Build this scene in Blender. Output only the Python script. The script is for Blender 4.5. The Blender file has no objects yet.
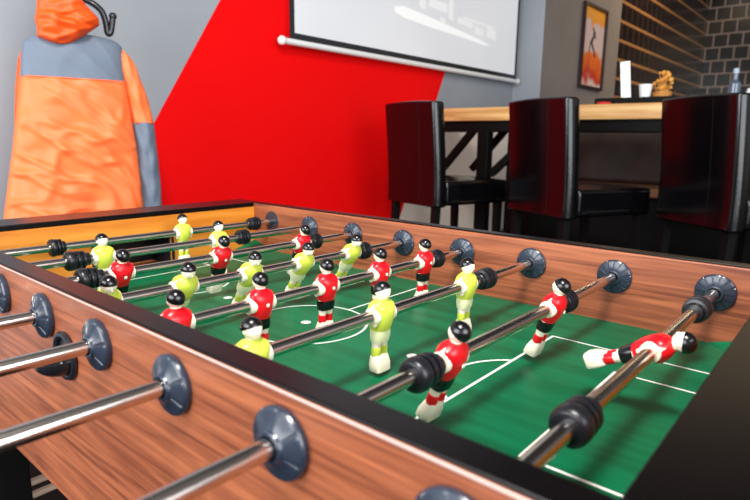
import bpy, bmesh, math, random
from math import sin, cos, pi, radians
from mathutils import Vector, Matrix, noise

scene = bpy.context.scene
COL = scene.collection
Z0 = 0.70                        # height of the pitch above the floor

# ------------------------------------------------------------------ camera
cam_d = bpy.data.cameras.new('camera')
cam = bpy.data.objects.new('camera', cam_d); COL.objects.link(cam)
yaw, pit, rol = radians(130.475), radians(-11.128), radians(0.7196)
F = Vector((cos(pit)*cos(yaw), cos(pit)*sin(yaw), sin(pit)))
R0 = Vector((sin(yaw), -cos(yaw), 0)); U0 = R0.cross(F)
R = R0*cos(rol) + U0*sin(rol); U = -R0*sin(rol) + U0*cos(rol)
M = Matrix((R, U, -F)).transposed().to_4x4()
M.translation = Vector((0.6756, -0.2817, 0.3045 + Z0))
cam.matrix_world = M
cam_d.sensor_width = 36.0
cam_d.lens = 570.3/750*36
cam_d.clip_start = 0.02
cam_d.dof.use_dof = True
cam_d.dof.focus_distance = 0.95
cam_d.dof.aperture_fstop = 6.3
scene.camera = cam

# ------------------------------------------------------------------ view, world, lights
vs = scene.view_settings
vs.view_transform = 'Standard'; vs.look = 'None'; vs.gamma = 1.0
vs.use_curve_mapping = False
vs.exposure = 0.3

world = bpy.data.worlds.new('world'); scene.world = world
world.use_nodes = True
wn = world.node_tree; wn.nodes.clear()
wo = wn.nodes.new('ShaderNodeOutputWorld'); wb = wn.nodes.new('ShaderNodeBackground')
tc = wn.nodes.new('ShaderNodeTexCoord'); sx = wn.nodes.new('ShaderNodeSeparateXYZ')
rp = wn.nodes.new('ShaderNodeValToRGB')
wn.links.new(tc.outputs['Generated'], sx.inputs[0])
mr = wn.nodes.new('ShaderNodeMapRange'); mr.inputs[1].default_value = -1; mr.inputs[2].default_value = 1
wn.links.new(sx.outputs['Z'], mr.inputs[0]); wn.links.new(mr.outputs[0], rp.inputs[0])
e = rp.color_ramp.elements
e[0].position = 0.0; e[0].color = (0.03, 0.025, 0.02, 1)
e[1].position = 1.0; e[1].color = (0.10, 0.09, 0.09, 1)
for pos, c in ((0.45, (0.05, 0.045, 0.04, 1)), (0.51, (0.55, 0.54, 0.54, 1)), (0.64, (0.70, 0.70, 0.74, 1)), (0.74, (0.14, 0.13, 0.13, 1))):
    k = e.new(pos); k.color = c
# the windows are behind and to the right; the bar side of the room is dim
dt = wn.nodes.new('ShaderNodeVectorMath'); dt.operation = 'DOT_PRODUCT'; dt.inputs[1].default_value = (0.45, -0.89, 0)
wn.links.new(tc.outputs['Generated'], dt.inputs[0])
m2 = wn.nodes.new('ShaderNodeMapRange'); m2.inputs[1].default_value = -0.65; m2.inputs[2].default_value = 0.15
m2.inputs[3].default_value = 0.12; m2.inputs[4].default_value = 1.25
wn.links.new(dt.outputs['Value'], m2.inputs[0])
vm = wn.nodes.new('ShaderNodeVectorMath'); vm.operation = 'SCALE'
wn.links.new(rp.outputs[0], vm.inputs[0]); wn.links.new(m2.outputs[0], vm.inputs['Scale'])
wn.links.new(vm.outputs[0], wb.inputs[0]); wb.inputs[1].default_value = 0.9
wn.links.new(wb.outputs[0], wo.inputs[0])

def area(name, loc, target, sx_, sy_, power, col=(1, 1, 1)):
    d = bpy.data.lights.new(name, 'AREA'); d.shape = 'RECTANGLE'
    d.size = sx_; d.size_y = sy_; d.energy = power; d.color = col
    o = bpy.data.objects.new(name, d); COL.objects.link(o)
    o.location = loc
    o.rotation_euler = (Vector(target) - Vector(loc)).to_track_quat('-Z', 'Y').to_euler()
    return o
area('window_daylight', (-0.6, -3.2, 1.65), (-0.6, 0.6, 0.9), 3.4, 2.6, 190, (0.92, 0.96, 1.0))
area('window_daylight', (3.4, -0.2, 1.65), (-0.6, 0.8, 0.9), 2.6, 2.6, 125, (0.93, 0.97, 1.0))
area('ceiling_panel_light', (0.75, -0.55, 3.1), (0.0, 0.4, 0.8), 0.6, 0.6, 85, (1.0, 0.97, 0.92))
area('bar_spot_row', (-0.7, 7.6, 3.3), (-1.6, 7.8, 1.2), 1.2, 3.0, 45, (1.0, 0.74, 0.42))

# ------------------------------------------------------------------ materials
def mat(name, color, rough=0.5, metal=0.0, spec=0.5, coat=0.0, emit=None, estr=0.0):
    m = bpy.data.materials.new(name); m.use_nodes = True
    b = m.node_tree.nodes['Principled BSDF']
    b.inputs['Base Color'].default_value = (*color, 1)
    b.inputs['Roughness'].default_value = rough
    b.inputs['Metallic'].default_value = metal
    b.inputs['Specular IOR Level'].default_value = spec
    b.inputs['Coat Weight'].default_value = coat
    b.inputs['Coat Roughness'].default_value = 0.08
    if emit:
        b.inputs['Emission Color'].default_value = (*emit, 1)
        b.inputs['Emission Strength'].default_value = estr
    return m
def srgb(r, g, b):
    f = lambda c: (c/255/12.92) if c/255 <= 0.04045 else ((c/255+0.055)/1.055)**2.4
    return (f(r), f(g), f(b))
def nd(m, t): return m.node_tree.nodes.new(t)
def lk(m, a, b): m.node_tree.links.new(a, b)
def grain(m, c1, c2, scale=(1, 1, 1), nscale=8, detail=4, lo=0.35, hi=0.65, bump=0.0, dist=0.0, nr=14, dp=0.0012):
    """object-space stretched noise between two colours"""
    t = nd(m, 'ShaderNodeTexCoord'); mp = nd(m, 'ShaderNodeMapping')
    mp.inputs['Scale'].default_value = scale
    n = nd(m, 'ShaderNodeTexNoise'); n.inputs['Scale'].default_value = nscale
    n.inputs['Detail'].default_value = detail; n.inputs['Distortion'].default_value = dist
    r = nd(m, 'ShaderNodeValToRGB')
    r.color_ramp.elements[0].position = lo; r.color_ramp.elements[0].color = (*c1, 1)
    r.color_ramp.elements[1].position = hi; r.color_ramp.elements[1].color = (*c2, 1)
    lk(m, t.outputs['Object'], mp.inputs[0]); lk(m, mp.outputs[0], n.inputs['Vector'])
    lk(m, n.outputs['Fac'], r.inputs[0])
    b = m.node_tree.nodes['Principled BSDF']
    lk(m, r.outputs[0], b.inputs['Base Color'])
    if bump:
        bp = nd(m, 'ShaderNodeBump'); bp.inputs['Strength'].default_value = bump; bp.inputs['Distance'].default_value = 0.002
        lk(m, n.outputs['Fac'], bp.inputs['Height']); lk(m, bp.outputs[0], b.inputs['Normal'])
    return m

WALNUT = grain(mat('walnut_laminate', (0, 0, 0), 0.42, spec=0.45), srgb(108, 53, 32), srgb(176, 102, 66), (1.3, 14, 30), 3.6, 9, 0.3, 0.72, dist=0.8)
YELLOW = grain(mat('yellow_wood', (0, 0, 0), 0.4), srgb(198, 112, 24), srgb(222, 144, 50), (8, 1.5, 14), 3, 4)
RIM = mat('black_rim', srgb(6, 4, 6), 0.3, spec=0.2)
BLACKPL = mat('black_plastic', srgb(26, 28, 34), 0.28, spec=0.55)
BEAR = mat('bearing_plastic', srgb(40, 48, 62), 0.24, spec=0.6)
RUBBER = mat('black_rubber', srgb(21, 22, 28), 0.34, spec=0.55)
STEEL = mat('chrome_steel', (0.72, 0.66, 0.61), 0.2, 1.0)
PITCH = grain(mat('pitch_green', (0, 0, 0), 0.36, spec=0.15), srgb(1, 86, 53), srgb(3, 107, 69), (0.6, 7, 1), 5, 3)
PAINT = mat('white_paint', srgb(238, 240, 232), 0.4)
CREAM = mat('cream_plastic', srgb(252, 240, 216), 0.3, spec=0.5)
LIME = mat('lime_paint', srgb(204, 216, 76), 0.35)
PALEL = mat('pale_lime_paint', srgb(232, 234, 184), 0.35)
REDP = mat('red_paint', srgb(222, 14, 28), 0.3)
BLKP = mat('black_paint', srgb(14, 13, 16), 0.22, spec=0.6)
DARKIN = mat('goal_dark', srgb(16, 22, 34), 0.4)
WALLG = grain(mat('grey_wall', (0, 0, 0), 0.75), srgb(146, 151, 158), srgb(154, 159, 166), (1, 1, 1), 2, 3)
WALLR = mat('red_wall', srgb(236, 2, 5), 0.7, spec=0.12)
WALLB = grain(mat('taupe_wall', (0, 0, 0), 0.8), srgb(124, 116, 112), srgb(132, 124, 120), (1, 1, 1), 2, 3)
WALLC = mat('cream_wall', srgb(250, 234, 220), 0.7)
FLOOR = grain(mat('floor_dark', (0, 0, 0), 0.6, spec=0.1), srgb(12, 9, 8), srgb(20, 15, 13), (1, 8, 1), 3, 3)
LEATHER = grain(mat('black_leather', (0, 0, 0), 0.17, spec=0.45), srgb(5, 4, 6), srgb(8, 7, 9), (1, 1, 1), 60, 2, bump=0.12)
BLKWOOD = mat('black_wood', srgb(12, 10, 10), 0.6, spec=0.12)
PINE = grain(mat('light_wood', (0, 0, 0), 0.45), srgb(190, 136, 74), srgb(226, 182, 120), (0.8, 6, 14), 3, 5)
BROWNL = grain(mat('brown_leather', (0, 0, 0), 0.5), srgb(46, 32, 26), srgb(66, 46, 36), (1, 1, 1), 6, 3)
BENCHW = grain(mat('bench_wood', (0, 0, 0), 0.5), srgb(118, 76, 46), srgb(158, 108, 66), (1, 8, 8), 3, 3)
ORANGE = mat('orange_nylon', srgb(255, 118, 62), 0.5, spec=0.4)
ORANGE2 = mat('bright_orange_nylon', srgb(250, 86, 20), 0.5, spec=0.4)
GREYN = mat('grey_nylon', srgb(102, 114, 130), 0.55, spec=0.35)
WHITE = mat('white_plastic', srgb(236, 236, 236), 0.4)
CANV = mat('jacket_hem_dark', srgb(60, 50, 50), 0.6)

# ------------------------------------------------------------------ helpers
def setp(o, label=None, cat=None, group=None, kind=None):
    if label: o['label'] = label
    if cat: o['category'] = cat
    if group: o['group'] = group
    if kind: o['kind'] = kind
    return o
def thing(name, label, cat, loc=(0, 0, 0), rz=0, group=None):
    o = bpy.data.objects.new(name, None); COL.objects.link(o)
    o.empty_display_size = 0.05
    o.location = loc; o.rotation_euler = (0, 0, rz)
    return setp(o, label, cat, group)
def obj(name, bm, m, parent=None, smooth=True, off=(0, 0, 0), bevel=0, seg=2, ang=35):
    """link bm as one mesh object; off is subtracted (world coords -> parent coords)"""
    if any(off): bmesh.ops.translate(bm, verts=bm.verts, vec=-Vector(off))
    bmesh.ops.recalc_face_normals(bm, faces=bm.faces)
    me = bpy.data.meshes.new(name); bm.to_mesh(me); bm.free()
    for mm in (m if isinstance(m, (list, tuple)) else [m]): me.materials.append(mm)
    if smooth:
        me.shade_smooth()
        me.set_sharp_from_angle(angle=radians(ang))
    o = bpy.data.objects.new(name, me); COL.objects.link(o)
    if parent: o.parent = parent
    if bevel:
        b = o.modifiers.new('bevel', 'BEVEL'); b.width = bevel; b.segments = seg
        b.limit_method = 'ANGLE'; b.angle_limit = radians(40)
    return o
def NB(): return bmesh.new()
def box(bm, x0, x1, y0, y1, z0, z1, mi=0, rot=None, piv=None):
    v = [bm.verts.new((x, y, z)) for x in (x0, x1) for y in (y0, y1) for z in (z0, z1)]
    if rot is not None:
        bmesh.ops.rotate(bm, verts=v, cent=piv, matrix=rot)
    for f in ((0, 1, 3, 2), (4, 6, 7, 5), (0, 4, 5, 1), (2, 3, 7, 6), (0, 2, 6, 4), (1, 5, 7, 3)):
        fc = bm.faces.new([v[i] for i in f]); fc.material_index = mi
    return v
def bar(bm, a, b, w, h):
    """rectangular bar from a to b"""
    a = Vector(a); b = Vector(b); d = (b-a).normalized()
    s = d.cross(Vector((0, 0, 1)))
    if s.length < 1e-3: s = Vector((1, 0, 0))
    s.normalize(); t = s.cross(d)
    vs_ = []
    for p in (a, b):
        for i, j in ((-1, -1), (1, -1), (1, 1), (-1, 1)): vs_.append(bm.verts.new(p + s*i*w/2 + t*j*h/2))
    for f in ((0, 1, 2, 3), (7, 6, 5, 4), (0, 4, 5, 1), (1, 5, 6, 2), (2, 6, 7, 3), (3, 7, 4, 0)):
        bm.faces.new([vs_[i] for i in f])
def rings(bm, rs, cap=True, mi=0):
    """rs: list of lists of Vectors (same count) -> skinned tube"""
    V = [[bm.verts.new(p) for p in r] for r in rs]
    n = len(V[0])
    for a, b in zip(V, V[1:]):
        for i in range(n):
            f = bm.faces.new((a[i], a[(i+1) % n], b[(i+1) % n], b[i])); f.material_index = mi
    if cap:
        bm.faces.new(V[0][::-1]).material_index = mi; bm.faces.new(V[-1]).material_index = mi
def tube(bm, pts, rad, n=16, cap=True):
    pts = [Vector(p) for p in pts]
    if not isinstance(rad, (list, tuple)): rad = [rad]*len(pts)
    out = []; up = None
    for i, p in enumerate(pts):
        d = (pts[min(i+1, len(pts)-1)] - pts[max(i-1, 0)]).normalized()
        if up is None:
            up = Vector((0, 0, 1)) if abs(d.z) < 0.9 else Vector((1, 0, 0))
        s = d.cross(up).normalized(); up = s.cross(d).normalized()
        out.append([p + (s*cos(2*pi*k/n) + up*sin(2*pi*k/n))*rad[i] for k in range(n)])
    rings(bm, out, cap)
def smoothpath(pts, k=8):
    pts = [Vector(p) for p in pts]; out = []
    P = [2*pts[0]-pts[1]] + pts + [2*pts[-1]-pts[-2]]
    for i in range(1, len(P)-2):
        for j in range(k):
            t = j/k; a, b, c, d = P[i-1], P[i], P[i+1], P[i+2]
            out.append(0.5*((2*b) + (c-a)*t + (2*a-5*b+4*c-d)*t*t + (3*b-a-3*c+d)*t**3))
    out.append(pts[-1]); return out
def lathe_y(bm, prof, n=32, c=(0, 0, 0), radial=None):
    """prof: (y, r) pairs around an axis parallel to Y"""
    c = Vector(c); rs = []
    for y, r in prof:
        ring = []
        for k in range(n):
            a = 2*pi*k/n; dy = radial(a, r) if radial else 0
            ring.append(c + Vector((r*cos(a), y+dy, r*sin(a))))
        rs.append(ring)
    rings(bm, rs)
def sellipse(cx, cy, z, rx, ry, n=24, e=2.0):
    out = []
    for k in range(n):
        a = 2*pi*k/n; c, s = cos(a), sin(a)
        out.append(Vector((cx + rx*math.copysign(abs(c)**(2/e), c), cy + ry*math.copysign(abs(s)**(2/e), s), z)))
    return out
def loft(bm, rows, n=24, e=2.0):
    """rows: (z, rx, ry[, cx, cy])"""
    rings(bm, [sellipse(*(list(r[3:5]) + [0]*(2-len(r[3:5]))), r[0], r[1], r[2], n, e) for r in rows])
def ball(bm, c, r, u=16, v=12, sc=(1, 1, 1)):
    ret = bmesh.ops.create_uvsphere(bm, u_segments=u, v_segments=v, radius=1)
    for q in ret['verts']: q.co = Vector((c[0]+q.co.x*r*sc[0], c[1]+q.co.y*r*sc[1], c[2]+q.co.z*r*sc[2]))
    return ret['verts']
def dup(o, parent=None, matrix=None):
    c = o.copy(); COL.objects.link(c)
    if parent is not None: c.parent = parent
    return c
def dup_tree(o, parent=None):
    c = dup(o, parent)
    for ch in list(o.children): dup_tree(ch, c)
    return c

# ------------------------------------------------------------------ setting
XW = -2.024                      # main wall plane
XB = -1.744                      # taupe wall plane, standing forward
YC = 4.893                       # where the wall steps forward
YT = 6.91                        # where the tiles begin
YE = 11.2
H = 3.6
def wz(z): return 1.0045 + (z - 1.0045)*1.125
def wy(y): return -0.2817 + (y + 0.2817)*1.125

bm = NB(); box(bm, XW-0.2, 4.5, -4.5, YE, -0.1, 0)
setp(obj('floor', bm, FLOOR, smooth=False), kind='structure')

# main wall: grey with one slanting red band painted on it
def yl(z): return wy(1.395 + 0.643*((z-1.0045)/1.125 + 1.0045 - Z0 - 0.926))
def yr(z): return wy(3.281 + 0.49*((z-1.0045)/1.125 + 1.0045 - Z0 - 0.774))
bm = NB()
zs = [0, H]
def quad(pts, mi):
    f = bm.faces.new([bm.verts.new(p) for p in pts]); f.material_index = mi
quad([(XW, -4.5, 0), (XW, yl(0), 0), (XW, yl(H), H), (XW, -4.5, H)], 0)
quad([(XW, yl(0), 0), (XW, yr(0), 0), (XW, yr(H), H), (XW, yl(H), H)], 1)
ZD = 1.18
quad([(XW, yr(0), 0), (XW, YC, 0), (XW, YC, ZD), (XW, yr(ZD), ZD)], 2)
quad([(XW, yr(ZD), ZD), (XW, YC, ZD), (XW, YC, H), (XW, yr(H), H)], 0)
bmesh.ops.remove_doubles(bm, verts=bm.verts, dist=1e-5)
r = bmesh.ops.extrude_face_region(bm, geom=bm.faces[:])
bmesh.ops.translate(bm, verts=[v for v in r['geom'] if isinstance(v, bmesh.types.BMVert)], vec=(-0.2, 0, 0))
setp(obj('wall_back', bm, [WALLG, WALLR, WALLC], smooth=False), kind='structure')
bm = NB(); box(bm, XW-0.2, XB, YC, YT, 0, H)
wbm = setp(obj('wall_bar', bm, [WALLB, WALLG], smooth=False), kind='structure')
for f in wbm.data.polygons:
    if f.normal.y < -0.9: f.material_index = 1  # lighter grey on this face paints in the bluish daylight

# dark tiles with pale joints
def tile_mat(name, axis, joint, tile, size=0.215, rough=0.2):
    m = mat(name, tile, rough, spec=0.3)
    t = nd(m, 'ShaderNodeTexCoord'); s = nd(m, 'ShaderNodeSeparateXYZ'); c = nd(m, 'ShaderNodeCombineXYZ')
    lk(m, t.outputs['Object'], s.inputs[0]); lk(m, s.outputs[axis], c.inputs[0]); lk(m, s.outputs['Z'], c.inputs[1])
    b = nd(m, 'ShaderNodeTexBrick')
    b.inputs['Color1'].default_value = (*tile, 1); b.inputs['Color2'].default_value = (*[x*1.6 for x in tile], 1)
    b.inputs['Mortar'].default_value = (*joint, 1); b.inputs['Scale'].default_value = 1
    b.inputs['Brick Width'].default_value = size; b.inputs['Row Height'].default_value = size
    b.inputs['Mortar Size'].default_value = size*0.055; b.inputs['Mortar Smooth'].default_value = 0.1
    lk(m, c.outputs[0], b.inputs['Vector'])
    p = m.node_tree.nodes['Principled BSDF']; lk(m, b.outputs['Color'], p.inputs['Base Color'])
    return m
TILE1 = tile_mat('dark_tile_side', 'Y', srgb(78, 52, 34), srgb(20, 12, 10))
def course_glints(m, size, width, col):  # golden bands paint in warm light caught on the tile edges
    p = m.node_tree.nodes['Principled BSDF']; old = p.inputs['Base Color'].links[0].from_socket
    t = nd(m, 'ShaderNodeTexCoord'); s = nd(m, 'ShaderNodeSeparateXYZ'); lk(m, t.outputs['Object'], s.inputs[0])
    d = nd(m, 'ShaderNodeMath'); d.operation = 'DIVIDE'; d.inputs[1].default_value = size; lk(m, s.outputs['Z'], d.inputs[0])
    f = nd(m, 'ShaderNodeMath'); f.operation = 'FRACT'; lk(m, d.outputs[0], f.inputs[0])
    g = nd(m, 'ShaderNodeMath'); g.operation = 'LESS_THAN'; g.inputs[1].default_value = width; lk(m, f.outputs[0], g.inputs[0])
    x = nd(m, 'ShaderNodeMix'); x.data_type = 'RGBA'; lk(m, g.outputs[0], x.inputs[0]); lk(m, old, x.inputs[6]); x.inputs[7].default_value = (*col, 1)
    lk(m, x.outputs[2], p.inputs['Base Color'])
course_glints(TILE1, 0.215, 0.15, srgb(160, 116, 70))
TILE2 = tile_mat('dark_tile_end', 'X', srgb(150, 130, 120), srgb(12, 10, 11))
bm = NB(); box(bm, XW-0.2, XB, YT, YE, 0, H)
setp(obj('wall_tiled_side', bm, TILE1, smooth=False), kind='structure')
bm = NB(); box(bm, XW-0.2, 4.5, YE, YE+0.2, 0, H)
setp(obj('wall_tiled_end', bm, TILE2, smooth=False), kind='structure')
bm = NB(); box(bm, XW, XW+0.015, -4.5, YC, 0, 0.09)
setp(obj('baseboard_back', bm, WHITE, smooth=False), kind='structure')

# ------------------------------------------------------------------ projector screen
def sy_(y): return -0.2817 + (y+0.2817)*1.0967
def sz_(z): return 1.0045 + (z-1.0045)*1.0967
sy0, sy1 = sy_(1.82), sy_(4.36); sz0 = sz_(0.812+Z0)
t = thing('projector_screen', 'large white projection screen with black border hanging over the red wall', 'projector screen', (XW+0.07, (sy0+sy1)/2, sz0))
off = t.location
SCRM = mat('screen_fabric', srgb(176, 178, 182), 0.8, spec=0.1)
def scr_mat():
    m = SCRM; b = m.node_tree.nodes['Principled BSDF']
    tcn = nd(m, 'ShaderNodeTexCoord'); n = nd(m, 'ShaderNodeTexNoise'); n.inputs['Scale'].default_value = 1.2; n.inputs['Detail'].default_value = 2
    r_ = nd(m, 'ShaderNodeValToRGB'); r_.color_ramp.elements[0].position = 0.35; r_.color_ramp.elements[0].color = (0.66, 0.67, 0.69, 1)
    r_.color_ramp.elements[1].position = 0.7; r_.color_ramp.elements[1].color = (0.78, 0.78, 0.79, 1)
    lk(m, tcn.outputs['Object'], n.inputs['Vector']); lk(m, n.outputs[0], r_.inputs[0])
    lk(m, r_.outputs[0], b.inputs['Emission Color']); b.inputs['Emission Strength'].default_value = 0.42
scr_mat()
SH = 1.7
bm = NB(); box(bm, XW+0.066, XW+0.069, sy0+0.035, sy1-0.035, sz0+0.035, sz0+SH)
fab = obj('screen_fabric', bm, SCRM, t, False, off)
bm = NB()
box(bm, XW+0.0655, XW+0.0705, sy0, sy0+0.035, sz0, sz0+SH); box(bm, XW+0.0655, XW+0.0705, sy1-0.035, sy1, sz0, sz0+SH)
box(bm, XW+0.0655, XW+0.0705, sy0+0.035, sy1-0.035, sz0, sz0+0.035)
obj('black_border', bm, BLACKPL, t, False, off)
bm = NB(); tube(bm, [(XW+0.068, sy0-0.05, sz0-0.018), (XW+0.068, sy1+0.03, sz0-0.018)], 0.018)
wb_ = obj('weight_bar', bm, WHITE, t, True, off)
for yy in (sy0-0.06, sy1+0.035):
    bm = NB(); ball(bm, (XW+0.068, yy, sz0-0.018), 0.026)
    obj('end_cap', bm, WHITE, wb_, True, off)
bm = NB(); box(bm, XW+0.01, XW+0.13, sy0-0.08, sy1+0.08, sz0+SH, sz0+SH+0.12)
obj('screen_case', bm, WHITE, t, True, off, bevel=0.02)
# the pale projected picture: a light hull shape with cabins, lying in the plane of the screen
PROJ = mat('projected_light', (0.43, 0.43, 0.43), 0.8, emit=(0.97, 1.0, 0.98), estr=0.50)
def scp(y, z): return (XW+0.0696, sy_(y), sz_(z))
bm = NB()
poly = [(2.685, 1.815), (2.78, 1.835), (3.0, 1.82), (3.4, 1.785), (3.75, 1.752), (3.9, 1.728), (3.82, 1.722), (3.5, 1.738), (3.1, 1.75), (2.80, 1.765), (2.70, 1.785)]
vv = [bm.verts.new(scp(*q)) for q in poly]; bm.faces.new(vv)
obj('projected_picture', bm, PROJ, fab, False, off)
PROJ2 = mat('projected_light_soft', (0.43, 0.43, 0.43), 0.8, emit=(0.86, 0.88, 0.88), estr=0.46)
bm = NB()
for (a, b, c, d) in ((2.95, 3.02, 1.86, 2.0), (3.06, 3.28, 1.88, 1.94), (3.30, 3.36, 1.84, 2.02), (3.42, 3.62, 1.83, 1.87), (3.5, 3.95, 1.87, 1.885), (3.66, 3.78, 1.79, 1.84), (3.84, 3.98, 1.79, 1.86), (3.2, 3.26, 1.80, 1.84)):
    vv = [bm.verts.new(scp(*q)) for q in ((a, c), (b, c-0.01), (b, d-0.01), (a, d))]; bm.faces.new(vv)
obj('projected_picture', bm, PROJ2, fab, False, off)

# ------------------------------------------------------------------ framed picture
ay0, ay1, az0, az1 = wy(5.09), wy(5.67), wz(0.79+Z0), wz(1.54+Z0)
t = thing('framed_picture', 'tall framed picture in orange, white and blue on the taupe wall', 'picture', (XB+0.015, (ay0+ay1)/2, az0))
off = t.location
bm = NB()
for q in ((ay0, ay0+0.028, az0, az1), (ay1-0.028, ay1, az0, az1), (ay0+0.028, ay1-0.028, az0, az0+0.028), (ay0+0.028, ay1-0.028, az1-0.028, az1)):
    box(bm, XB+0.002, XB+0.035, *q)
obj('frame', bm, mat('dark_red_frame', srgb(44, 18, 16), 0.4), t, True, off)
ART = mat('art_print', (1, 1, 1), 0.5)
tcn = nd(ART, 'ShaderNodeTexCoord'); n = nd(ART, 'ShaderNodeTexNoise'); n.inputs['Scale'].default_value = 4; n.inputs['Detail'].default_value = 2
s = nd(ART, 'ShaderNodeSeparateXYZ'); ma = nd(ART, 'ShaderNodeMath'); ma.operation = 'MULTIPLY_ADD'; ma.inputs[1].default_value = 0.45
lk(ART, tcn.outputs['Object'], n.inputs['Vector']); lk(ART, tcn.outputs['Object'], s.inputs[0])
lk(ART, n.outputs[0], ma.inputs[0]); lk(ART, s.outputs['Z'], ma.inputs[2])
r_ = nd(ART, 'ShaderNodeValToRGB'); r_.color_ramp.interpolation = 'EASE'
stops = [(0.16, srgb(60, 60, 150)), (0.26, srgb(225, 205, 200)), (0.36, srgb(200, 50, 22)), (0.50, srgb(232, 110, 20)), (0.58, srgb(214, 190, 186)), (0.84, srgb(205, 185, 190)), (0.90, srgb(232, 150, 24)), (1.0, srgb(240, 158, 20))]
cr = r_.color_ramp; cr.elements[0].position, cr.elements[0].color = stops[0][0], (*stops[0][1], 1)
cr.elements[1].position, cr.elements[1].color = stops[-1][0], (*stops[-1][1], 1)
for pos, c in stops[1:-1]:
    k = cr.elements.new(pos); k.color = (*c, 1)
lk(ART, ma.outputs[0], r_.inputs[0]); lk(ART, r_.outputs[0], ART.node_tree.nodes['Principled BSDF'].inputs['Base Color'])
bm = NB(); box(bm, XB+0.004, XB+0.012, ay0+0.028, ay1-0.028, az0+0.028, az1-0.028)
pr_ = obj('print', bm, ART, t, False, off)
bm = NB()   # dark brush stroke
ym = (ay0+ay1)/2; hz = az1-az0
for pts, w in ((((-0.02, 0.74), (0.0, 0.66), (-0.04, 0.56), (0.03, 0.47), (0.07, 0.40)), 0.03), (((0.0, 0.64), (-0.08, 0.54), (-0.10, 0.44)), 0.02), (((0.02, 0.70), (0.05, 0.62)), 0.025)):
    pp = smoothpath([(XB+0.013, ym+a, az0+b*hz) for a, b in pts], 5)
    for a, b in zip(pp, pp[1:]): bar(bm, a, b, w, 0.001) if False else box(bm, XB+0.0121, XB+0.0135, min(a.y, b.y)-w/2, max(a.y, b.y)+w/2, min(a.z, b.z), max(a.z, b.z)+0.004)
obj('brush_stroke', bm, mat('ink', srgb(52, 42, 44), 0.6), pr_, False, off)

# ------------------------------------------------------------------ bar table
TY0, TY1, TZ = 3.02, 3.62, 1.205
t = thing('bar_table', 'long high bar table with thick light wood top on black trestles', 'table', (-0.8, 3.3, 0))
off = t.location
bm = NB(); box(bm, -1.98, 0.95, TY0, TY1, TZ-0.085, TZ)
obj('table_top', bm, PINE, t, True, off, bevel=0.006)
bm = NB(); box(bm, -1.9, 0.89, TY0+0.035, TY0+0.085, TZ-0.15, TZ-0.085); box(bm, -1.9, 0.89, TY1-0.085, TY1-0.035, TZ-0.15, TZ-0.085)
obj('apron', bm, BLKWOOD, t, True, off)
for x in (-1.255, 0.80):
    for y in (3.08, 3.5):
        bm = NB(); box(bm, x-0.04, x+0.04, y-0.035, y+0.035, 0, TZ-0.151)
        obj('leg', bm, BLKWOOD, t, True, off, bevel=0.004)
for x0, x1, y in ((-1.60, -1.31, 3.08), (-0.90, -1.20, 3.08), (-1.60, -1.31, 3.5), (-0.90, -1.20, 3.5)):
    bm = NB(); bar(bm, (x0, y, 0.78) if x0 < -1.3 else (x0, y, TZ-0.15), (x1, y, 1.10) if x0 < -1.3 else (x1, y, 0.78), 0.04, 0.045)
    obj('brace', bm, BLKWOOD, t, True, off)
bm = NB(); box(bm, -1.215, 0.76, 3.27, 3.31, 0.28, 0.36); box(bm, -1.275, -1.235, 3.115, 3.465, 0.28, 0.36); box(bm, 0.78, 0.82, 3.115, 3.465, 0.28, 0.36)
obj('stretcher', bm, BLKWOOD, t, True, off)

# bench beyond the table
t = thing('bench', 'tall brown leather bench with wooden seat edge behind the bar table', 'bench', (-0.4, 4.0, 0))
off = t.location
bm = NB(); box(bm, -1.36, 0.9, 3.78, 4.15, 0, 0.64)
obj('plinth', bm, BLKWOOD, t, True, off, bevel=0.005)
bm = NB(); box(bm, -1.38, 0.92, 3.72, 4.16, 0.64, 0.70)
obj('seat', bm, BENCHW, t, True, off, bevel=0.008)
bm = NB(); box(bm, -1.38, 0.92, 4.06, 4.18, 0.70, 1.08)
obj('backrest', bm, BROWNL, t, True, off, bevel=0.03, seg=4)

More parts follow.
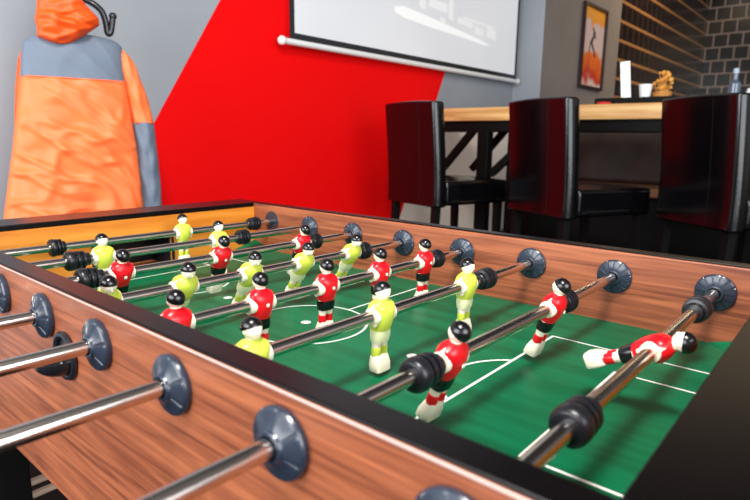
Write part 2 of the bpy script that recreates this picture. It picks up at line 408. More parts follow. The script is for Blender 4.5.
# ------------------------------------------------------------------ bar stools
def cushion(x0, x1, y0, y1, z0, z1, nx, ny, nz, curve):
    """rounded box grid with a deform function"""
    b = NB(); box(b, x0, x1, y0, y1, z0, z1)
    bmesh.ops.subdivide_edges(b, edges=b.edges[:], cuts=7, use_grid_fill=True)
    for v in b.verts: v.co = Vector(curve(v.co))
    return b
def make_stool(label, loc, rz):
    s = thing('bar_stool', label, 'bar stool', loc, rz, 'leather bar stools along the bar table')
    bm = cushion(-0.042, 0.042, -0.235, 0.235, 0.62, 1.205, 4, 6, 8,
                 lambda c: (c.x - 0.10*max(0, c.z-0.75)**1.3 + 0.006*(1-(c.y/0.235)**2)*-1, c.y*(1-0.02*(c.z-0.63)) + (math.copysign(0.016*(1-(c.x/0.042)**2), c.y) if abs(c.y) > 0.23 else 0), c.z + (0.008*(1-(c.y/0.235)**2) if c.z > 1.18 else 0)))
    o = obj('backrest', bm, LEATHER, s, True, bevel=0.026, seg=6, ang=60)
    bm = NB()   # stitched seams
    for y in (-0.105,):
        pts = [(-0.0462 - 0.10*max(0, z-0.75)**1.3, y, z) for z in [0.64+0.055*i for i in range(11)]]
        tube(bm, pts, 0.0018, 8)
    obj('seam', bm, BLKWOOD, o, True)
    bm = cushion(0.042, 0.52, -0.235, 0.235, 0.625, 0.765, 6, 6, 3,
                 lambda c: (c.x, c.y, c.z + (0.014*(1-(c.y/0.235)**2)*(1-((c.x-0.28)/0.24)**2) if c.z > 0.74 else 0)))
    obj('seat', bm, LEATHER, s, True, bevel=0.02, seg=4, ang=60)
    for x, y in ((0.0, -0.2), (0.0, 0.2), (0.48, -0.2), (0.48, 0.2)):
        bm = NB(); fx = x - 0.03 if x < 0.2 else x + 0.005
        rings(bm, [[Vector((fx+i*0.015, y+j*0.015, 0)) for i, j in ((-1, -1), (1, -1), (1, 1), (-1, 1))],
                   [Vector((x+i*0.021, y+j*0.021, 0.63)) for i, j in ((-1, -1), (1, -1), (1, 1), (-1, 1))]])
        obj('leg', bm, BLKWOOD, s, True)
    for a, b, z in (((-0.012, -0.182), (-0.012, 0.182), 0.36), ((0.48, -0.182), (0.48, 0.182), 0.22), ((0.005, -0.2), (0.465, -0.2), 0.28), ((0.005, 0.2), (0.465, 0.2), 0.28)):
        bm = NB(); bar(bm, (*a, z), (*b, z), 0.022, 0.03)
        obj('stretcher', bm, BLKWOOD, s, True)
    return s
make_stool('glossy black leather bar stool in front of the red wall', (-1.36, 2.47, 0), radians(73))
make_stool('black leather bar stool in the middle of the row', (-0.615, 2.575, 0), radians(62))
make_stool('black leather bar stool at the right end of the row, cut by the picture edge', (0.095, 2.73, 0), radians(52))

# ------------------------------------------------------------------ things on the bar table
t = thing('serving_tray', 'black tray on the bar table under the menu card', 'tray', (-0.36, 3.2, TZ))
bm = NB(); box(bm, -0.20, 0.20, -0.12, 0.12, 0, 0.012)
obj('tray_base', bm, BLKWOOD, t)
bm = NB()
for q in ((-0.20, 0.20, -0.12, -0.11), (-0.20, 0.20, 0.11, 0.12), (-0.20, -0.19, -0.11, 0.11), (0.19, 0.20, -0.11, 0.11)): box(bm, *q, 0.012, 0.035)
obj('tray_rim', bm, BLKWOOD, t)
t = thing('menu_card', 'white upright menu card standing on the black tray', 'menu', (-0.42, 3.19, TZ+0.0125), radians(10))
bm = NB(); bar(bm, (0, 0, 0), (-0.025, 0, 0.225), 0.02, 0.05)
obj('card', bm, WHITE, t)
bm = NB(); box(bm, -0.035, 0.035, -0.035, 0.035, 0, 0.012)
obj('foot', bm, WHITE, t)
t = thing('paper_cup', 'white cup beside the menu card on the bar table', 'cup', (-0.315, 3.16, TZ+0.0125))
bm = NB(); loft(bm, [(0, 0.024, 0.024), (0.085, 0.034, 0.034), (0.09, 0.036, 0.036), (0.094, 0.033, 0.033), (0.02, 0.022, 0.022)], 24)
obj('cup_body', bm, WHITE, t)
random.seed(4)
t = thing('dried_bouquet', 'golden dried flowers in a small basket on the bar table', 'flowers', (-0.255, 3.26, TZ+0.0125))
bm = NB(); loft(bm, [(0, 0.04, 0.04), (0.03, 0.052, 0.052), (0.06, 0.048, 0.048)], 20)
WICK = grain(mat('wicker', (0, 0, 0), 0.7), srgb(140, 88, 34), srgb(206, 142, 60), (1, 1, 8), 30, 3)
obj('basket', bm, WICK, t)
GOLD = mat('dried_petal', srgb(214, 150, 64), 0.7)
bm = NB()
for i in range(34):
    a = random.uniform(0, 2*pi); rr = random.uniform(0, 0.065); z = random.uniform(0.07, 0.17)-rr*0.4
    ball(bm, (rr*cos(a), rr*sin(a), z), random.uniform(0.007, 0.014), 8, 6)
    tube(bm, [(rr*0.4*cos(a), rr*0.4*sin(a), 0.05), (rr*cos(a), rr*sin(a), z)], 0.0015, 5)
fl = obj('flower_heads', bm, GOLD, t)
t = thing('coaster', 'small red coaster near the edge of the bar table', 'coaster', (-0.50, 3.06, TZ))
bm = NB(); loft(bm, [(0, 0.036, 0.036), (0.001, 0.038, 0.038), (0.011, 0.038, 0.038), (0.012, 0.036, 0.036)], 28)
obj('disc', bm, mat('red_felt', srgb(200, 20, 24), 0.7), t)
t = thing('glass_bottle', 'blue grey bottle with pale stopper behind the last stool', 'bottle', (0.115, 3.12, TZ))
bm = NB(); loft(bm, [(0, 0.026, 0.026), (0.004, 0.029, 0.029), (0.085, 0.029, 0.029), (0.105, 0.013, 0.013), (0.135, 0.012, 0.012)], 24)
obj('bottle_body', bm, mat('blue_glass', srgb(70, 84, 100), 0.1, spec=0.7), t)
bm = NB(); loft(bm, [(0.135, 0.013, 0.013), (0.155, 0.014, 0.014), (0.16, 0.010, 0.010)], 20)
obj('stopper', bm, mat('pale_stopper', srgb(150, 166, 180), 0.2), t)
t = thing('tealight_holder', 'white round tealight holder next to the blue grey bottle', 'candle holder', (0.20, 3.13, TZ))
bm = NB(); loft(bm, [(0, 0.024, 0.024), (0.03, 0.036, 0.036), (0.06, 0.03, 0.03), (0.062, 0.026, 0.026), (0.03, 0.024, 0.024)], 24)
obj('holder_body', bm, WHITE, t)

# ------------------------------------------------------------------ coat stand and jacket
JS = 1.145
JN = Vector((cos(radians(-15)), sin(radians(-15)), 0)); JL = Vector((-JN.y, JN.x, 0))
J0 = Vector((-1.724, 0.717, 0))
def JP(l, z, n=0):      # lateral, height, towards the room
    return J0 + JL*l*JS + JN*n + Vector((0, 0, 1.0045 + (z-1.0045)*JS))
base = J0 - JN*0.115 - JL*0.057
t = thing('coat_stand', 'black bentwood coat stand with curled arms behind the orange jacket', 'coat stand', tuple(base))
off = t.location
bm = NB(); tube(bm, [base+Vector((0, 0, 0.06)), base+Vector((0, 0, 1.62))], 0.018, 20); ball(bm, base+Vector((0, 0, 1.635)), 0.026)
obj('pole', bm, BLACKPL, t, True, off)
for k in range(4):
    a = k*pi/2 + radians(-15) + pi/4
    d = Vector((cos(a), sin(a), 0))
    bm = NB(); tube(bm, smoothpath([base+d*0.012+Vector((0, 0, 0.35)), base+d*0.06+Vector((0, 0, 0.20)), base+d*0.11+Vector((0, 0, 0.05)), base+d*0.15+Vector((0, 0, 0.014))]), 0.013, 12)
    obj('leg', bm, BLACKPL, t, True, off)
arm = [(0.0, 1.462), (0.05, 1.468), (0.104, 1.452), (0.143, 1.424), (0.156, 1.388), (0.160, 1.352), (0.169, 1.352), (0.176, 1.378), (0.181, 1.408)]
for k in range(2):
    ang = [0, pi*0.45, pi*0.8][k]
    bm = NB(); pts = []
    for l, z in arm:
        q = (JL*cos(ang)*l*JS - JN*sin(ang)*l*JS)*(0.65 if k else 1)
        if k == 0: q = JL*l*JS + JN*0.11*min(1, l/0.12)
        pts.append(base + q + Vector((0, 0, 1.0045+(z-1.0045)*JS)))
    tube(bm, smoothpath(pts, 6), 0.012, 12); ball(bm, pts[-1], 0.015)
    obj('hook_arm', bm, BLACKPL, t, True, off)

jt = thing('jacket', 'orange and grey hooded rain jacket hanging from the coat stand', 'jacket', tuple(base + JN*0.115 + JL*0.057))
off = jt.location
def interp(tab, z):
    tab = sorted(tab)
    if z <= tab[0][0]: return tab[0][1]
    for (a, b), (c, d) in zip(tab, tab[1:]):
        if z <= c: return b + (d-b)*(z-a)/(c-a)
    return tab[-1][1]
TL = [(1.335, -0.07), (1.325, -0.10), (1.312, -0.13), (1.295, -0.148), (1.25, -0.157), (1.175, -0.166), (1.079, -0.185), (0.95, -0.209), (0.738, -0.252), (0.62, -0.272)]
TR = [(1.335, 0.07), (1.33, 0.11), (1.322, 0.135), (1.305, 0.152), (1.25, 0.153), (1.196, 0.152), (1.127, 0.161), (1.022, 0.172), (0.913, 0.181), (0.728, 0.187), (0.62, 0.19)]
TT = [(1.34, 0.02), (1.31, 0.035), (1.25, 0.048), (1.1, 0.062), (0.9, 0.075), (0.62, 0.085)]
def fold(l, z, amp):
    q = Vector((l*1.0 + z*0.45, z*0.55 - l*0.25, 0))
    a = noise.noise(Vector((q.x*15, q.y*5, 1.3)))
    b = noise.noise(Vector((l*7 - z*9, z*5+l*6, 4.7)))
    c = noise.noise(Vector((l*30+z*12, z*14-l*10, 9.1)))
    d = 1-abs(noise.noise(Vector((l*9+z*10, z*3-l*3, 2.2))))*2.4
    e_ = 1-abs(noise.noise(Vector((l*6-z*7, z*6+l*7, 7.7))))*3.0
    return amp*(0.9*a + 0.8*b + 0.35*c + 1.3*max(0, d-0.3) + 1.2*max(0, e_-0.3))
def shell(z0, z1, rows, amp, grow=0.0, cap=True, n=128):
    bm = NB(); rs = []
    for i in range(rows+1):
        z = z0 + (z1-z0)*i/rows
        lo, hi, th = interp(TL, z), interp(TR, z), interp(TT, z)
        c, hw = (lo+hi)/2, (hi-lo)/2
        w = min(1, max(0, (1.2-z)/0.25))
        ring = []
        for k in range(n):
            a = 2*pi*k/n; ca, sa = cos(a), sin(a)
            l = c + hw*math.copysign(abs(ca)**0.8, ca)
            nn = th*math.copysign(abs(sa)**0.75, sa)
            f = fold(l, z, amp*(0.35+0.65*w))*abs(sa)**0.5
            if sa < 0: f = -f*0.5
            ring.append(JP(l*(1+grow), z, nn*(1+grow*4) + f))
        rs.append(ring)
    rings(bm, rs, cap); return bm
body = obj('body_panel', shell(0.62, 1.186, 110, 0.017), ORANGE, jt, True, off, ang=180)
yoke = obj('yoke', shell(1.186, 1.335, 40, 0.006, 0.004), GREYN, jt, True, off, ang=180)
yoke['label'] = 'grey shoulder yoke'
bm = NB(); tube(bm, [JP(interp(TL, 1.187)+0.01+(interp(TR, 1.187)-interp(TL, 1.187)-0.02)*i/20, 1.187, 0.0545+0.004*sin(i/20*pi)) for i in range(21)], 0.0016, 6)
obj('seam', bm, ORANGE, yoke, True, off)
def sleeve(path, rx, z0, z1, rows, depth, amp, grow=0.0, ph=0.0):
    bm = NB(); rs = []
    for i in range(rows+1):
        z = z0 + (z1-z0)*i/rows; c = interp([(q[1], q[0]) for q in path], z); r = interp(rx, z)+grow
        rs.append([JP(c + r*cos(2*pi*k/40), z, depth + (r*1.15)*sin(2*pi*k/40) + amp*noise.noise(Vector((c*20+cos(2*pi*k/40)*1.5+ph, z*16+sin(2*pi*k/40), ph)))) for k in range(40)])
    rings(bm, rs); return bm
RP = [(0.145, 1.30), (0.160, 1.27), (0.174, 1.21), (0.196, 1.13), (0.208, 1.04), (0.216, 0.913), (0.221, 0.74), (0.222, 0.66)]
RX = [(0.66, 0.034), (0.8, 0.036), (1.04, 0.036), (1.15, 0.034), (1.24, 0.028), (1.285, 0.016), (1.30, 0.006)]
sl = obj('sleeve', sleeve(RP, RX, 1.045, 1.30, 40, 0.0, 0.012, ph=1), ORANGE, jt, True, off, ang=180)
gc = obj('lower_sleeve', sleeve(RP, RX, 0.66, 1.05, 50, 0.0, 0.010, 0.001, ph=3), GREYN, sl, True, off, ang=180)
gc['label'] = 'grey lower part of the sleeve'
LP = [(-0.125, 1.30), (-0.134, 1.27), (-0.142, 1.2), (-0.152, 1.1), (-0.165, 0.95), (-0.19, 0.74), (-0.19, 0.66)]
obj('sleeve', sleeve(LP, RX, 0.66, 1.30, 60, -0.03, 0.012, ph=5), ORANGE2, jt, True, off, ang=180)
# hood, drooping over the yoke
HL = [(1.296, -0.06), (1.302, -0.080), (1.315, -0.108), (1.34, -0.106), (1.367, -0.110), (1.39, -0.104), (1.42, -0.099), (1.445, -0.092), (1.455, -0.07)]
HR = [(1.296, -0.03), (1.302, -0.010), (1.315, 0.012), (1.34, 0.046), (1.367, 0.080), (1.39, 0.078), (1.42, 0.048), (1.445, 0.030), (1.455, 0.01)]
bm = NB(); rs = []
for i in range(49):
    z = 1.296 + 0.159*i/48; lo, hi = interp(HL, z), interp(HR, z); c, hw = (lo+hi)/2, (hi-lo)/2
    th = 0.058*math.sqrt(max(0.05, 1-((z-1.37)/0.09)**2))
    ring = []
    for k in range(96):
        a = 2*pi*k/96; l = c+hw*cos(a)
        f = 0.022*noise.noise(Vector((l*12, (z+l*0.35)*36, 2))) + 0.014*noise.noise(Vector((l*26, z*44, 5))) + 0.012*max(0, 1-3*abs(noise.noise(Vector((l*9, (z-l*0.3)*30, 8)))))
        ring.append(JP(l, z + 0.012*(l/0.1)*0.0, 0.035 + (th+f)*sin(a)))
    rs.append(ring)
rings(bm, rs)
hood = obj('hood', bm, ORANGE2, jt, True, off, ang=180)
hood['label'] = 'bright orange hood'
bm = NB(); tube(bm, smoothpath([JP(-0.02, 1.44, 0.02), JP(-0.018, 1.47, 0.015), JP(-0.01, 1.50, -0.03), JP(-0.004, 1.505, -0.07)]), 0.0035, 8)
obj('hanging_loop', bm, WHITE, jt, True, off)

# ------------------------------------------------------------------ the football table
W = 0.695; RX0 = 0.150
def RXP(i): return (i-4.5)*RX0
HR_ = Z0 + 0.084
tb = thing('foosball_table', 'walnut table football table with green pitch and black rim', 'football table', (0, W/2, 0))
off = tb.location
ZT = Z0 + 0.1225; ZB = Z0 - 0.168
for y0, y1 in ((-0.0304, 0), (W, W+0.0304)):
    bm = NB(); box(bm, -0.70, 0.70, y0, y1, ZB, ZT)
    obj('side_panel', bm, WALNUT, tb, True, off, bevel=0.0026, seg=3)
    bm = NB(); box(bm, -0.70, 0.70, y0+0.0028, y1-0.0004 if y0 < 0 else y1-0.0028, ZT, ZT+0.0028)
    obj('rim', bm, RIM, tb, True, off, bevel=0.0012)
for y_ in (-0.0310, W+0.0290):  # pale strips paint in the highlight along the rounded panel edges
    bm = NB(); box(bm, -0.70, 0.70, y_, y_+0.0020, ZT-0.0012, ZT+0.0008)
    o = obj('edge_highlight', bm, mat('pale_highlight', srgb(196, 160, 150), 0.3), tb, True, off, bevel=0.0006); o['label'] = 'painted highlight along the rounded edge'
# end panels
bm = NB(); gy0, gy1, gz = W/2-0.092, W/2+0.092, Z0+0.072
box(bm, -0.70, -0.60, 0, gy0, ZB, Z0+0.114); box(bm, -0.70, -0.60, gy1, W, ZB, Z0+0.114)
box(bm, -0.70, -0.60, gy0, gy1, gz, Z0+0.114); box(bm, -0.70, -0.60, gy0, gy1, ZB, Z0-0.012)
bmesh.ops.remove_doubles(bm, verts=bm.verts, dist=1e-5)
obj('end_panel', bm, YELLOW, tb, True, off)['label'] = 'yellow wood end panel'
bm = NB(); box(bm, 0.60, 0.70, 0, W, ZB, Z0+0.114)
obj('end_panel', bm, YELLOW, tb, True, off)
for x0, x1 in ((-0.70, -0.60), (0.602, 0.70)):
    bm = NB(); box(bm, x0, x1, 0.0005, W-0.0005, Z0+0.1142, Z0+0.1258)
    obj('rim', bm, RIM, tb, True, off, bevel=0.0015)
# goal: lining and frame
bm = NB()
box(bm, -0.69, -0.688, gy0+0.003, gy1-0.003, Z0-0.01, gz-0.004)
box(bm, -0.688, -0.602, gy0+0.0005, gy0+0.003, Z0-0.01, gz-0.002); box(bm, -0.688, -0.602, gy1-0.003, gy1-0.0005, Z0-0.01, gz-0.002)
box(bm, -0.688, -0.602, gy0+0.003, gy1-0.003, gz-0.004, gz-0.002)
goal = obj('goal', bm, DARKIN, tb, True, off)
bm = NB()
pts = [(-0.597, gy0-0.004, Z0+0.001), (-0.597, gy0-0.004, gz-0.012), (-0.597, gy0+0.008, gz), (-0.597, gy1-0.008, gz), (-0.597, gy1+0.004, gz-0.012), (-0.597, gy1+0.004, Z0+0.001)]
tube(bm, pts, 0.0035, 12)
obj('goal_frame', bm, BLACKPL, goal, True, off)
# pitch with painted markings
def ring_part(bm, cx, cy, r, w, a0, a1, z, n=64):
    n = max(4, int(n*abs(a1-a0)/(2*pi))); P = []
    for i in range(n+1):
        a = a0+(a1-a0)*i/n
        P.append((bm.verts.new((cx+(r-w/2)*cos(a), cy+(r-w/2)*sin(a), z)), bm.verts.new((cx+(r+w/2)*cos(a), cy+(r+w/2)*sin(a), z))))
    for a, b in zip(P, P[1:]): bm.faces.new((a[0], a[1], b[1], b[0])).material_index = 1
def line(bm, xa, ya, xb, yb, z, w=0.004):
    if abs(xa-xb) < 1e-6: q = ((xa-w/2, ya), (xa+w/2, ya), (xa+w/2, yb), (xa-w/2, yb))
    else: q = ((xa, ya-w/2), (xb, ya-w/2), (xb, ya+w/2), (xa, ya+w/2))
    bm.faces.new([bm.verts.new((a, b, z)) for a, b in q]).material_index = 1
bm = NB(); box(bm, -0.6, 0.6, 0, W, Z0-0.012, Z0)
MZ = Z0+0.00035; CY = 0.338
line(bm, 0, 0.01, 0, CY-0.10, MZ); line(bm, 0, CY+0.10, 0, W-0.01, MZ)
ring_part(bm, 0, CY, 0.10, 0.004, 0, 2*pi, MZ+0.0001)
for s_ in (-1, 1):
    line(bm, s_*0.333, CY-0.2195, s_*0.333, CY+0.2195, MZ); line(bm, s_*0.333, CY+0.2175, s_*0.598, CY+0.2175, MZ+0.0001); line(bm, s_*0.333, CY-0.2175, s_*0.598, CY-0.2175, MZ+0.0001)
    gx = 0.455 if s_ > 0 else 0.49
    line(bm, s_*gx, CY-0.1395, s_*gx, CY+0.1395, MZ); line(bm, s_*gx, CY+0.1375, s_*0.598, CY+0.1375, MZ+0.0001); line(bm, s_*gx, CY-0.1375, s_*0.598, CY-0.1375, MZ+0.0001)
    al = math.acos(0.057/0.10)
    if s_ > 0: ring_part(bm, 0.39, CY, 0.10, 0.004, pi-al, pi+al, MZ+0.0002)
    else: ring_part(bm, -0.39, CY, 0.10, 0.004, -al, al, MZ+0.0002)
for x in (-0.222, -0.003, 0.219):
    bm.faces.new([bm.verts.new((x+0.0085*cos(2*pi*k/24), CY+0.0085*sin(2*pi*k/24), MZ+0.0003)) for k in range(24)]).material_index = 1
obj('pitch', bm, [PITCH, PAINT], tb, False, off)
for sx_, yy, sy_ in ((-1, W, -1), (-1, 0, 1), (1, W, -1), (1, 0, 1)):   # sloping corner ramps
    bm = NB(); x = sx_*0.6
    a, b, c, d = [bm.verts.new(q) for q in ((x, yy, Z0+0.0005), (x-sx_*0.075, yy, Z0+0.0005), (x, yy+sy_*0.075, Z0+0.0005), (x, yy, Z0+0.022))]
    for f in ((a, b, c), (a, d, b), (a, c, d), (b, d, c)): bm.faces.new(f)
    obj('corner_ramp', bm, PITCH, tb, False, off)
bm = NB(); box(bm, -0.60, 0.60, 0, W, ZB, ZB+0.012)
obj('bottom_board', bm, BLKWOOD, tb, True, off)
for x in (-0.63, 0.63):
    for y in (0.04, W-0.04):
        bm = NB(); box(bm, x-0.045, x+0.045, y-0.04, y+0.04, 0, ZB)
        obj('leg', bm, BLKWOOD, tb, True, off, bevel=0.004)
for z in (0.232, 0.262):
    bm = NB(); tube(bm, [(-0.61, 0.0802, z), (-0.61, W-0.0802, z)], 0.008, 12)
    obj('cross_rail', bm, mat('pale_rail', srgb(200, 170, 150), 0.4), tb, True, off)
# bearings
def rib(a, r, nr, dp):
    if r < 0.0135 or r > 0.0262: return 0.0
    k = (a*nr/(2*pi)) % 1.0
    return -dp if k < 0.16 else 0.0
def bearing_mesh(t=0.0, nr=14, dp=0.0012):
    bm = NB()
    lathe_y(bm, [(0, 0.0275)] + [(y+t, r) for y, r in [(0, 0.0283), (0.002, 0.0287), (0.0038, 0.0278), (0.0050, 0.0262), (0.0052, 0.0260), (0.0070, 0.020), (0.0090, 0.0140), (0.0094, 0.0134), (0.0115, 0.0125), (0.0120, 0.0115), (0.0120, 0.0092)]] + [(0.002, 0.0090)], 168, radial=lambda a, r: rib(a, r, nr, dp))
    return bm
b0 = obj('bearing', bearing_mesh(0.003, 7, 0.0007), BEAR, tb, True, ang=25)
b1 = obj('bearing', bearing_mesh(0.0008), BEAR, tb, True, ang=25)
b1.location = Vector((RXP(1), W-0.0002, HR_-0.004)) - off
b0.location = Vector((RXP(1), -0.0305, HR_)) - off; b0.rotation_euler = (0, 0, pi)
for i in range(1, 9):
    for side in (0, 1):
        if i == 1: continue
        c = dup(b1 if side else b0)
        if side == 0: c.location = Vector((RXP(i), -0.0305, HR_)) - off; c.rotation_euler = (0, radians(i*9), pi)
        else: c.location = Vector((RXP(i), W-0.0002, HR_-0.004)) - off; c.rotation_euler = (0, radians(i*13), pi)
# ball cup on the near side
bm = NB()
cc = Vector((-0.018, 0, Z0+0.046))
lathe_y(bm, [(-0.0306, 0.029), (-0.034, 0.030), (-0.0365, 0.0285), (-0.037, 0.025), (-0.035, 0.022), (-0.0315, 0.021)], 48, c=cc)
rs = []
for i in range(13):       # half bowl, open upwards
    tt = i/12; y = -0.034 - 0.032*tt; r_ = 0.021*math.sqrt(max(0.02, 1-tt*tt*0.9))
    outer = [cc + Vector((r_*cos(a), y, r_*sin(a)-0.002)) for a in [pi + pi*k/16 for k in range(17)]]
    inner = [cc + Vector(((r_-0.003)*cos(a), y, (r_-0.003)*sin(a)-0.002)) for a in [2*pi - pi*k/16 for k in range(17)]]
    rs.append(outer+inner)
rings(bm, rs)
obj('ball_cup', bm, BLACKPL, tb, True, off)

# ------------------------------------------------------------------ rods and players
def player_parts():
    """meshes of one figure, local origin on the rod axis, facing +X, Y along the rod"""
    P = {}
    bm = NB()
    # foot block
    loft(bm, [(-0.0765, 0.0085, 0.0128, 0.002), (-0.0755, 0.0095, 0.0135, 0.002), (-0.066, 0.0095, 0.0135, 0.0015), (-0.056, 0.0074, 0.0122, 0.0), (-0.054, 0.006, 0.0115, 0)], 28, 5)
    for s_ in (-1, 1):
        loft(bm, [(-0.056, 0.0052, 0.0050, 0, s_*0.0064), (-0.046, 0.0054, 0.0052, 0, s_*0.0066), (-0.036, 0.0068, 0.0060, 0, s_*0.0068), (-0.02, 0.0080, 0.0074, 0, s_*0.0066)], 18)
    # trunk core and hub around the rod
    loft(bm, [(-0.030, 0.0080, 0.0115), (-0.015, 0.0105, 0.0140), (0.0, 0.0125, 0.0170), (0.012, 0.0110, 0.0175), (0.018, 0.0075, 0.0120), (0.0215, 0.0058, 0.0062), (0.025, 0.0056, 0.0056)], 24, 2.4)
    lathe_y(bm, [(-0.0200, 0.0090), (-0.0200, 0.0104), (-0.0188, 0.0114), (0.0188, 0.0114), (0.0200, 0.0104), (0.0200, 0.0090)], 32)
    # shoulders and arms held against the sides
    for s_ in (-1, 1):
        tube(bm, smoothpath([(0.001, s_*0.009, 0.0150), (0.001, s_*0.0150, 0.0125), (0.0015, s_*0.0172, 0.005), (0.002, s_*0.0174, -0.005), (0.004, s_*0.0160, -0.013)], 4), [0.0036]*4+[0.0040]*4+[0.0038]*4+[0.0034]*4+[0.0025], 12)
    # head with chin, nose, ears
    vs_ = ball(bm, (0.0008, 0, 0.0308), 0.0108, 24, 18, (1.0, 0.90, 1.10))
    for v in vs_:
        if v.co.z < 0.028: v.co.y *= 1 - 0.18*(0.028-v.co.z)/0.01; v.co.x += 0.0012*(0.028-v.co.z)/0.01
    ball(bm, (0.0110, 0, 0.0285), 0.0017, 8, 6, (1, 0.8, 1.3))
    for s_ in (-1, 1): ball(bm, (0.0, s_*0.0095, 0.0290), 0.0022, 8, 6, (0.8, 0.5, 1.2))
    P['body'] = bm
    # hair: cap cut on a slant
    bm = NB(); ball(bm, (-0.0004, 0, 0.0322), 0.0114, 26, 20, (1.06, 0.96, 1.0))
    g = bm.verts[:]+bm.edges[:]+bm.faces[:]
    r_ = bmesh.ops.bisect_plane(bm, geom=g, plane_co=(0.009, 0, 0.0352), plane_no=(-0.42, 0, 0.9), clear_inner=True)
    bmesh.ops.holes_fill(bm, edges=[x for x in r_['geom_cut'] if isinstance(x, bmesh.types.BMEdge)])
    P['hair'] = bm
    # shirt: front and back shell leaving the hub and sides bare
    bm = NB()
    loft(bm, [(-0.0225, 0.0092, 0.0130), (-0.018, 0.0118, 0.0142), (-0.008, 0.0146, 0.0156), (0.002, 0.0156, 0.0172), (0.009, 0.0148, 0.0192), (0.0145, 0.0120, 0.0184), (0.0180, 0.0088, 0.0136), (0.0210, 0.0064, 0.0074)], 32, 2.4)
    P['shirt'] = bm
    bm = NB()
    loft(bm, [(-0.0205, 0.0104, 0.0138), (-0.026, 0.0104, 0.0145), (-0.0310, 0.0098, 0.0142), (-0.0355, 0.0090, 0.0134)], 28, 2.8)
    P['shorts'] = bm
    bm = NB()
    loft(bm, [(-0.0555, 0.0062, 0.0058, 0, 0.0066), (-0.053, 0.0064, 0.0061, 0, 0.0066), (-0.0445, 0.0066, 0.0061, 0, 0.0068), (-0.0435, 0.0062, 0.0057, 0, 0.0068)], 18)
    P['sock'] = bm
    bm = NB()
    lathe = [(0.0, 0.0028), (0.0006, 0.0026), (0.0012, 0.0016)]
    rs = [[Vector((-0.0166-a, r*cos(2*pi*k/14), 0.0005+r*sin(2*pi*k/14))) for k in range(14)] for a, r in lathe]
    rings(bm, rs); P['screw'] = bm
    return P
def mesh_only(name, bm, m, ang=40):
    o = obj(name, bm, m, None, True, ang=ang); me = o.data; bpy.data.objects.remove(o); return me
PP = player_parts()
ME = {}
for col, sh, so, shm, rr in (('green', LIME, PALEL, LIME, 0), ('red', REDP, BLKP, REDP, 0)):
    pp = PP if col == 'green' else player_parts()
    ME[col] = {'player': mesh_only('player', pp['body'], CREAM), 'hair': mesh_only('hair', pp['hair'], BLKP),
               'shirt': mesh_only('shirt', pp['shirt'], sh), 'shorts': mesh_only('shorts', pp['shorts'], so),
               'sock': mesh_only('sock', pp['sock'], shm), 'screw': mesh_only('screw', pp['screw'], CREAM if col == 'red' else STEEL)}
def add(name, me, parent, loc=(0, 0, 0), rot=(0, 0, 0)):
    o = bpy.data.objects.new(name, me); COL.objects.link(o); o.parent = parent; o.location = loc; o.rotation_euler = rot
    return o
def add_player(rod, y, col, ang):
    """ang: feet swung towards the way the figure faces (degrees)"""
    m = ME[col]; face = 0 if col == 'green' else pi
    p = add('player', m['player'], rod, (0, y, 0))
    # facing first (about Z), then swing about the rod (Y)
    sw = radians(ang)*(1 if col == 'red' else -1)
    p.rotation_euler = (Matrix.Rotation(sw, 3, 'Y') @ Matrix.Rotation(face, 3, 'Z')).to_euler()
    p['label'] = 'figure in %s shirt' % ('lime' if col == 'green' else 'red')
    for k in ('hair', 'shirt', 'shorts', 'screw'): add(k, m[k], p)
    add('sock', m['sock'], p); add('sock', m['sock'], p, (0, -0.0133, 0))
bm = NB()
lathe_y(bm, [(0, 0.0084), (0, 0.0130), (0.001, 0.0148), (0.003, 0.0165), (0.006, 0.0174), (0.0125, 0.0176), (0.0150, 0.0170), (0.0158, 0.0112), (0.0188, 0.0112), (0.0192, 0.0165), (0.0225, 0.0170), (0.0250, 0.0165), (0.0256, 0.0112), (0.0284, 0.0112), (0.0290, 0.0160), (0.0330, 0.0162), (0.0340, 0.0125), (0.0360, 0.0118), (0.0430, 0.0116), (0.0440, 0.0108), (0.0440, 0.0084)], 40)
BUMP = mesh_only('bumper', bm, RUBBER, 30)
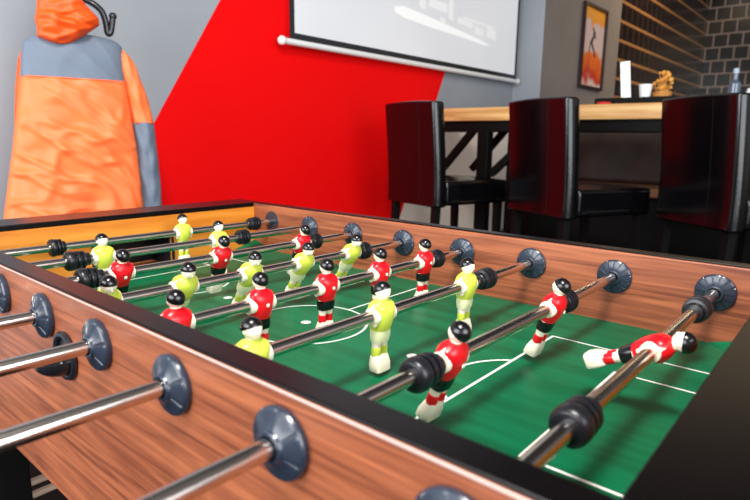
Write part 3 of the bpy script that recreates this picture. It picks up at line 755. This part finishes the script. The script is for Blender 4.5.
bm = NB(); lathe_y(bm, [(-0.125, 0.011), (-0.122, 0.0150), (-0.115, 0.0165), (-0.08, 0.0155), (-0.05, 0.0170), (-0.02, 0.0150), (-0.004, 0.0165), (0, 0.013)], 28)
GRIP = mesh_only('handle', bm, BLACKPL)
RODS = {
 1: ('green', [0.430], [(0.153, 1, 0.65), (0.632, -1, 0.8)], 0, 'rod with a single lime goalkeeper before the yellow end panel'),
 2: ('green', [0.426, 0.176], [(0.130, 1, 0.95), (0.486, -1, 0.7)], 0, 'rod with two lime defenders, second from the yellow end'),
 3: ('red', [0.531, 0.328, 0.137], [(0.088, 1, 0.9), (0.568, -1, 0.55)], 20, 'rod with three red attackers, third from the yellow end'),
 4: ('green', [0.525, 0.398, 0.281, 0.160, 0.043], [(0.561, -1, 0.5)], -28, 'rod with five lime midfielders beside the centre spot'),
 5: ('red', [0.562, 0.434, 0.309, 0.184, 0.059], [(0.598, -1, 0.58)], 2, 'rod with five red midfielders beside the centre circle'),
 6: ('green', [0.465, 0.260, 0.055], [(0.520, -1, 0.85)], -2, 'rod with three lime attackers crossing the penalty spot'),
 7: ('red', [0.446, 0.192], [(0.484, -1, 0.6), (0.146, 1, 1.0)], 18, 'rod with two red defenders tilted forward over the penalty box'),
 8: ('red', [0.369], [(0.568, -1, 0.9), (0.151, 1, 1.08)], 64, 'rod with one red goalkeeper kicked up nearly flat, nearest the camera'),
}
EXT = {1: 0.30, 2: 0.30, 3: 0.30, 4: 0.30, 5: 0.30, 6: 0.30, 7: 0.42, 8: 0.20}
for i, (col, ys, bs, ang, lab) in RODS.items():
    r = thing('player_rod', 'steel ' + lab, 'football table rod', (RXP(i), 0, HR_), 0, 'rods of the football table')
    r.rotation_euler = (-math.atan(0.004/W), 0, 0)
    bm = NB(); tube(bm, [(0, -0.0304-EXT[i], 0), (0, W+0.012, 0)], 0.0078, 32)
    obj('shaft', bm, STEEL, r)
    for y in ys: add_player(r, y, col, ang)
    for y, d, k in bs: add('bumper', BUMP, r, (0, y-0.022*d*k, 0), (0, 0, 0 if d > 0 else pi)).scale = (1, k, 1)
    add('handle', GRIP, r, (0, -0.0304-EXT[i]+0.01, 0))
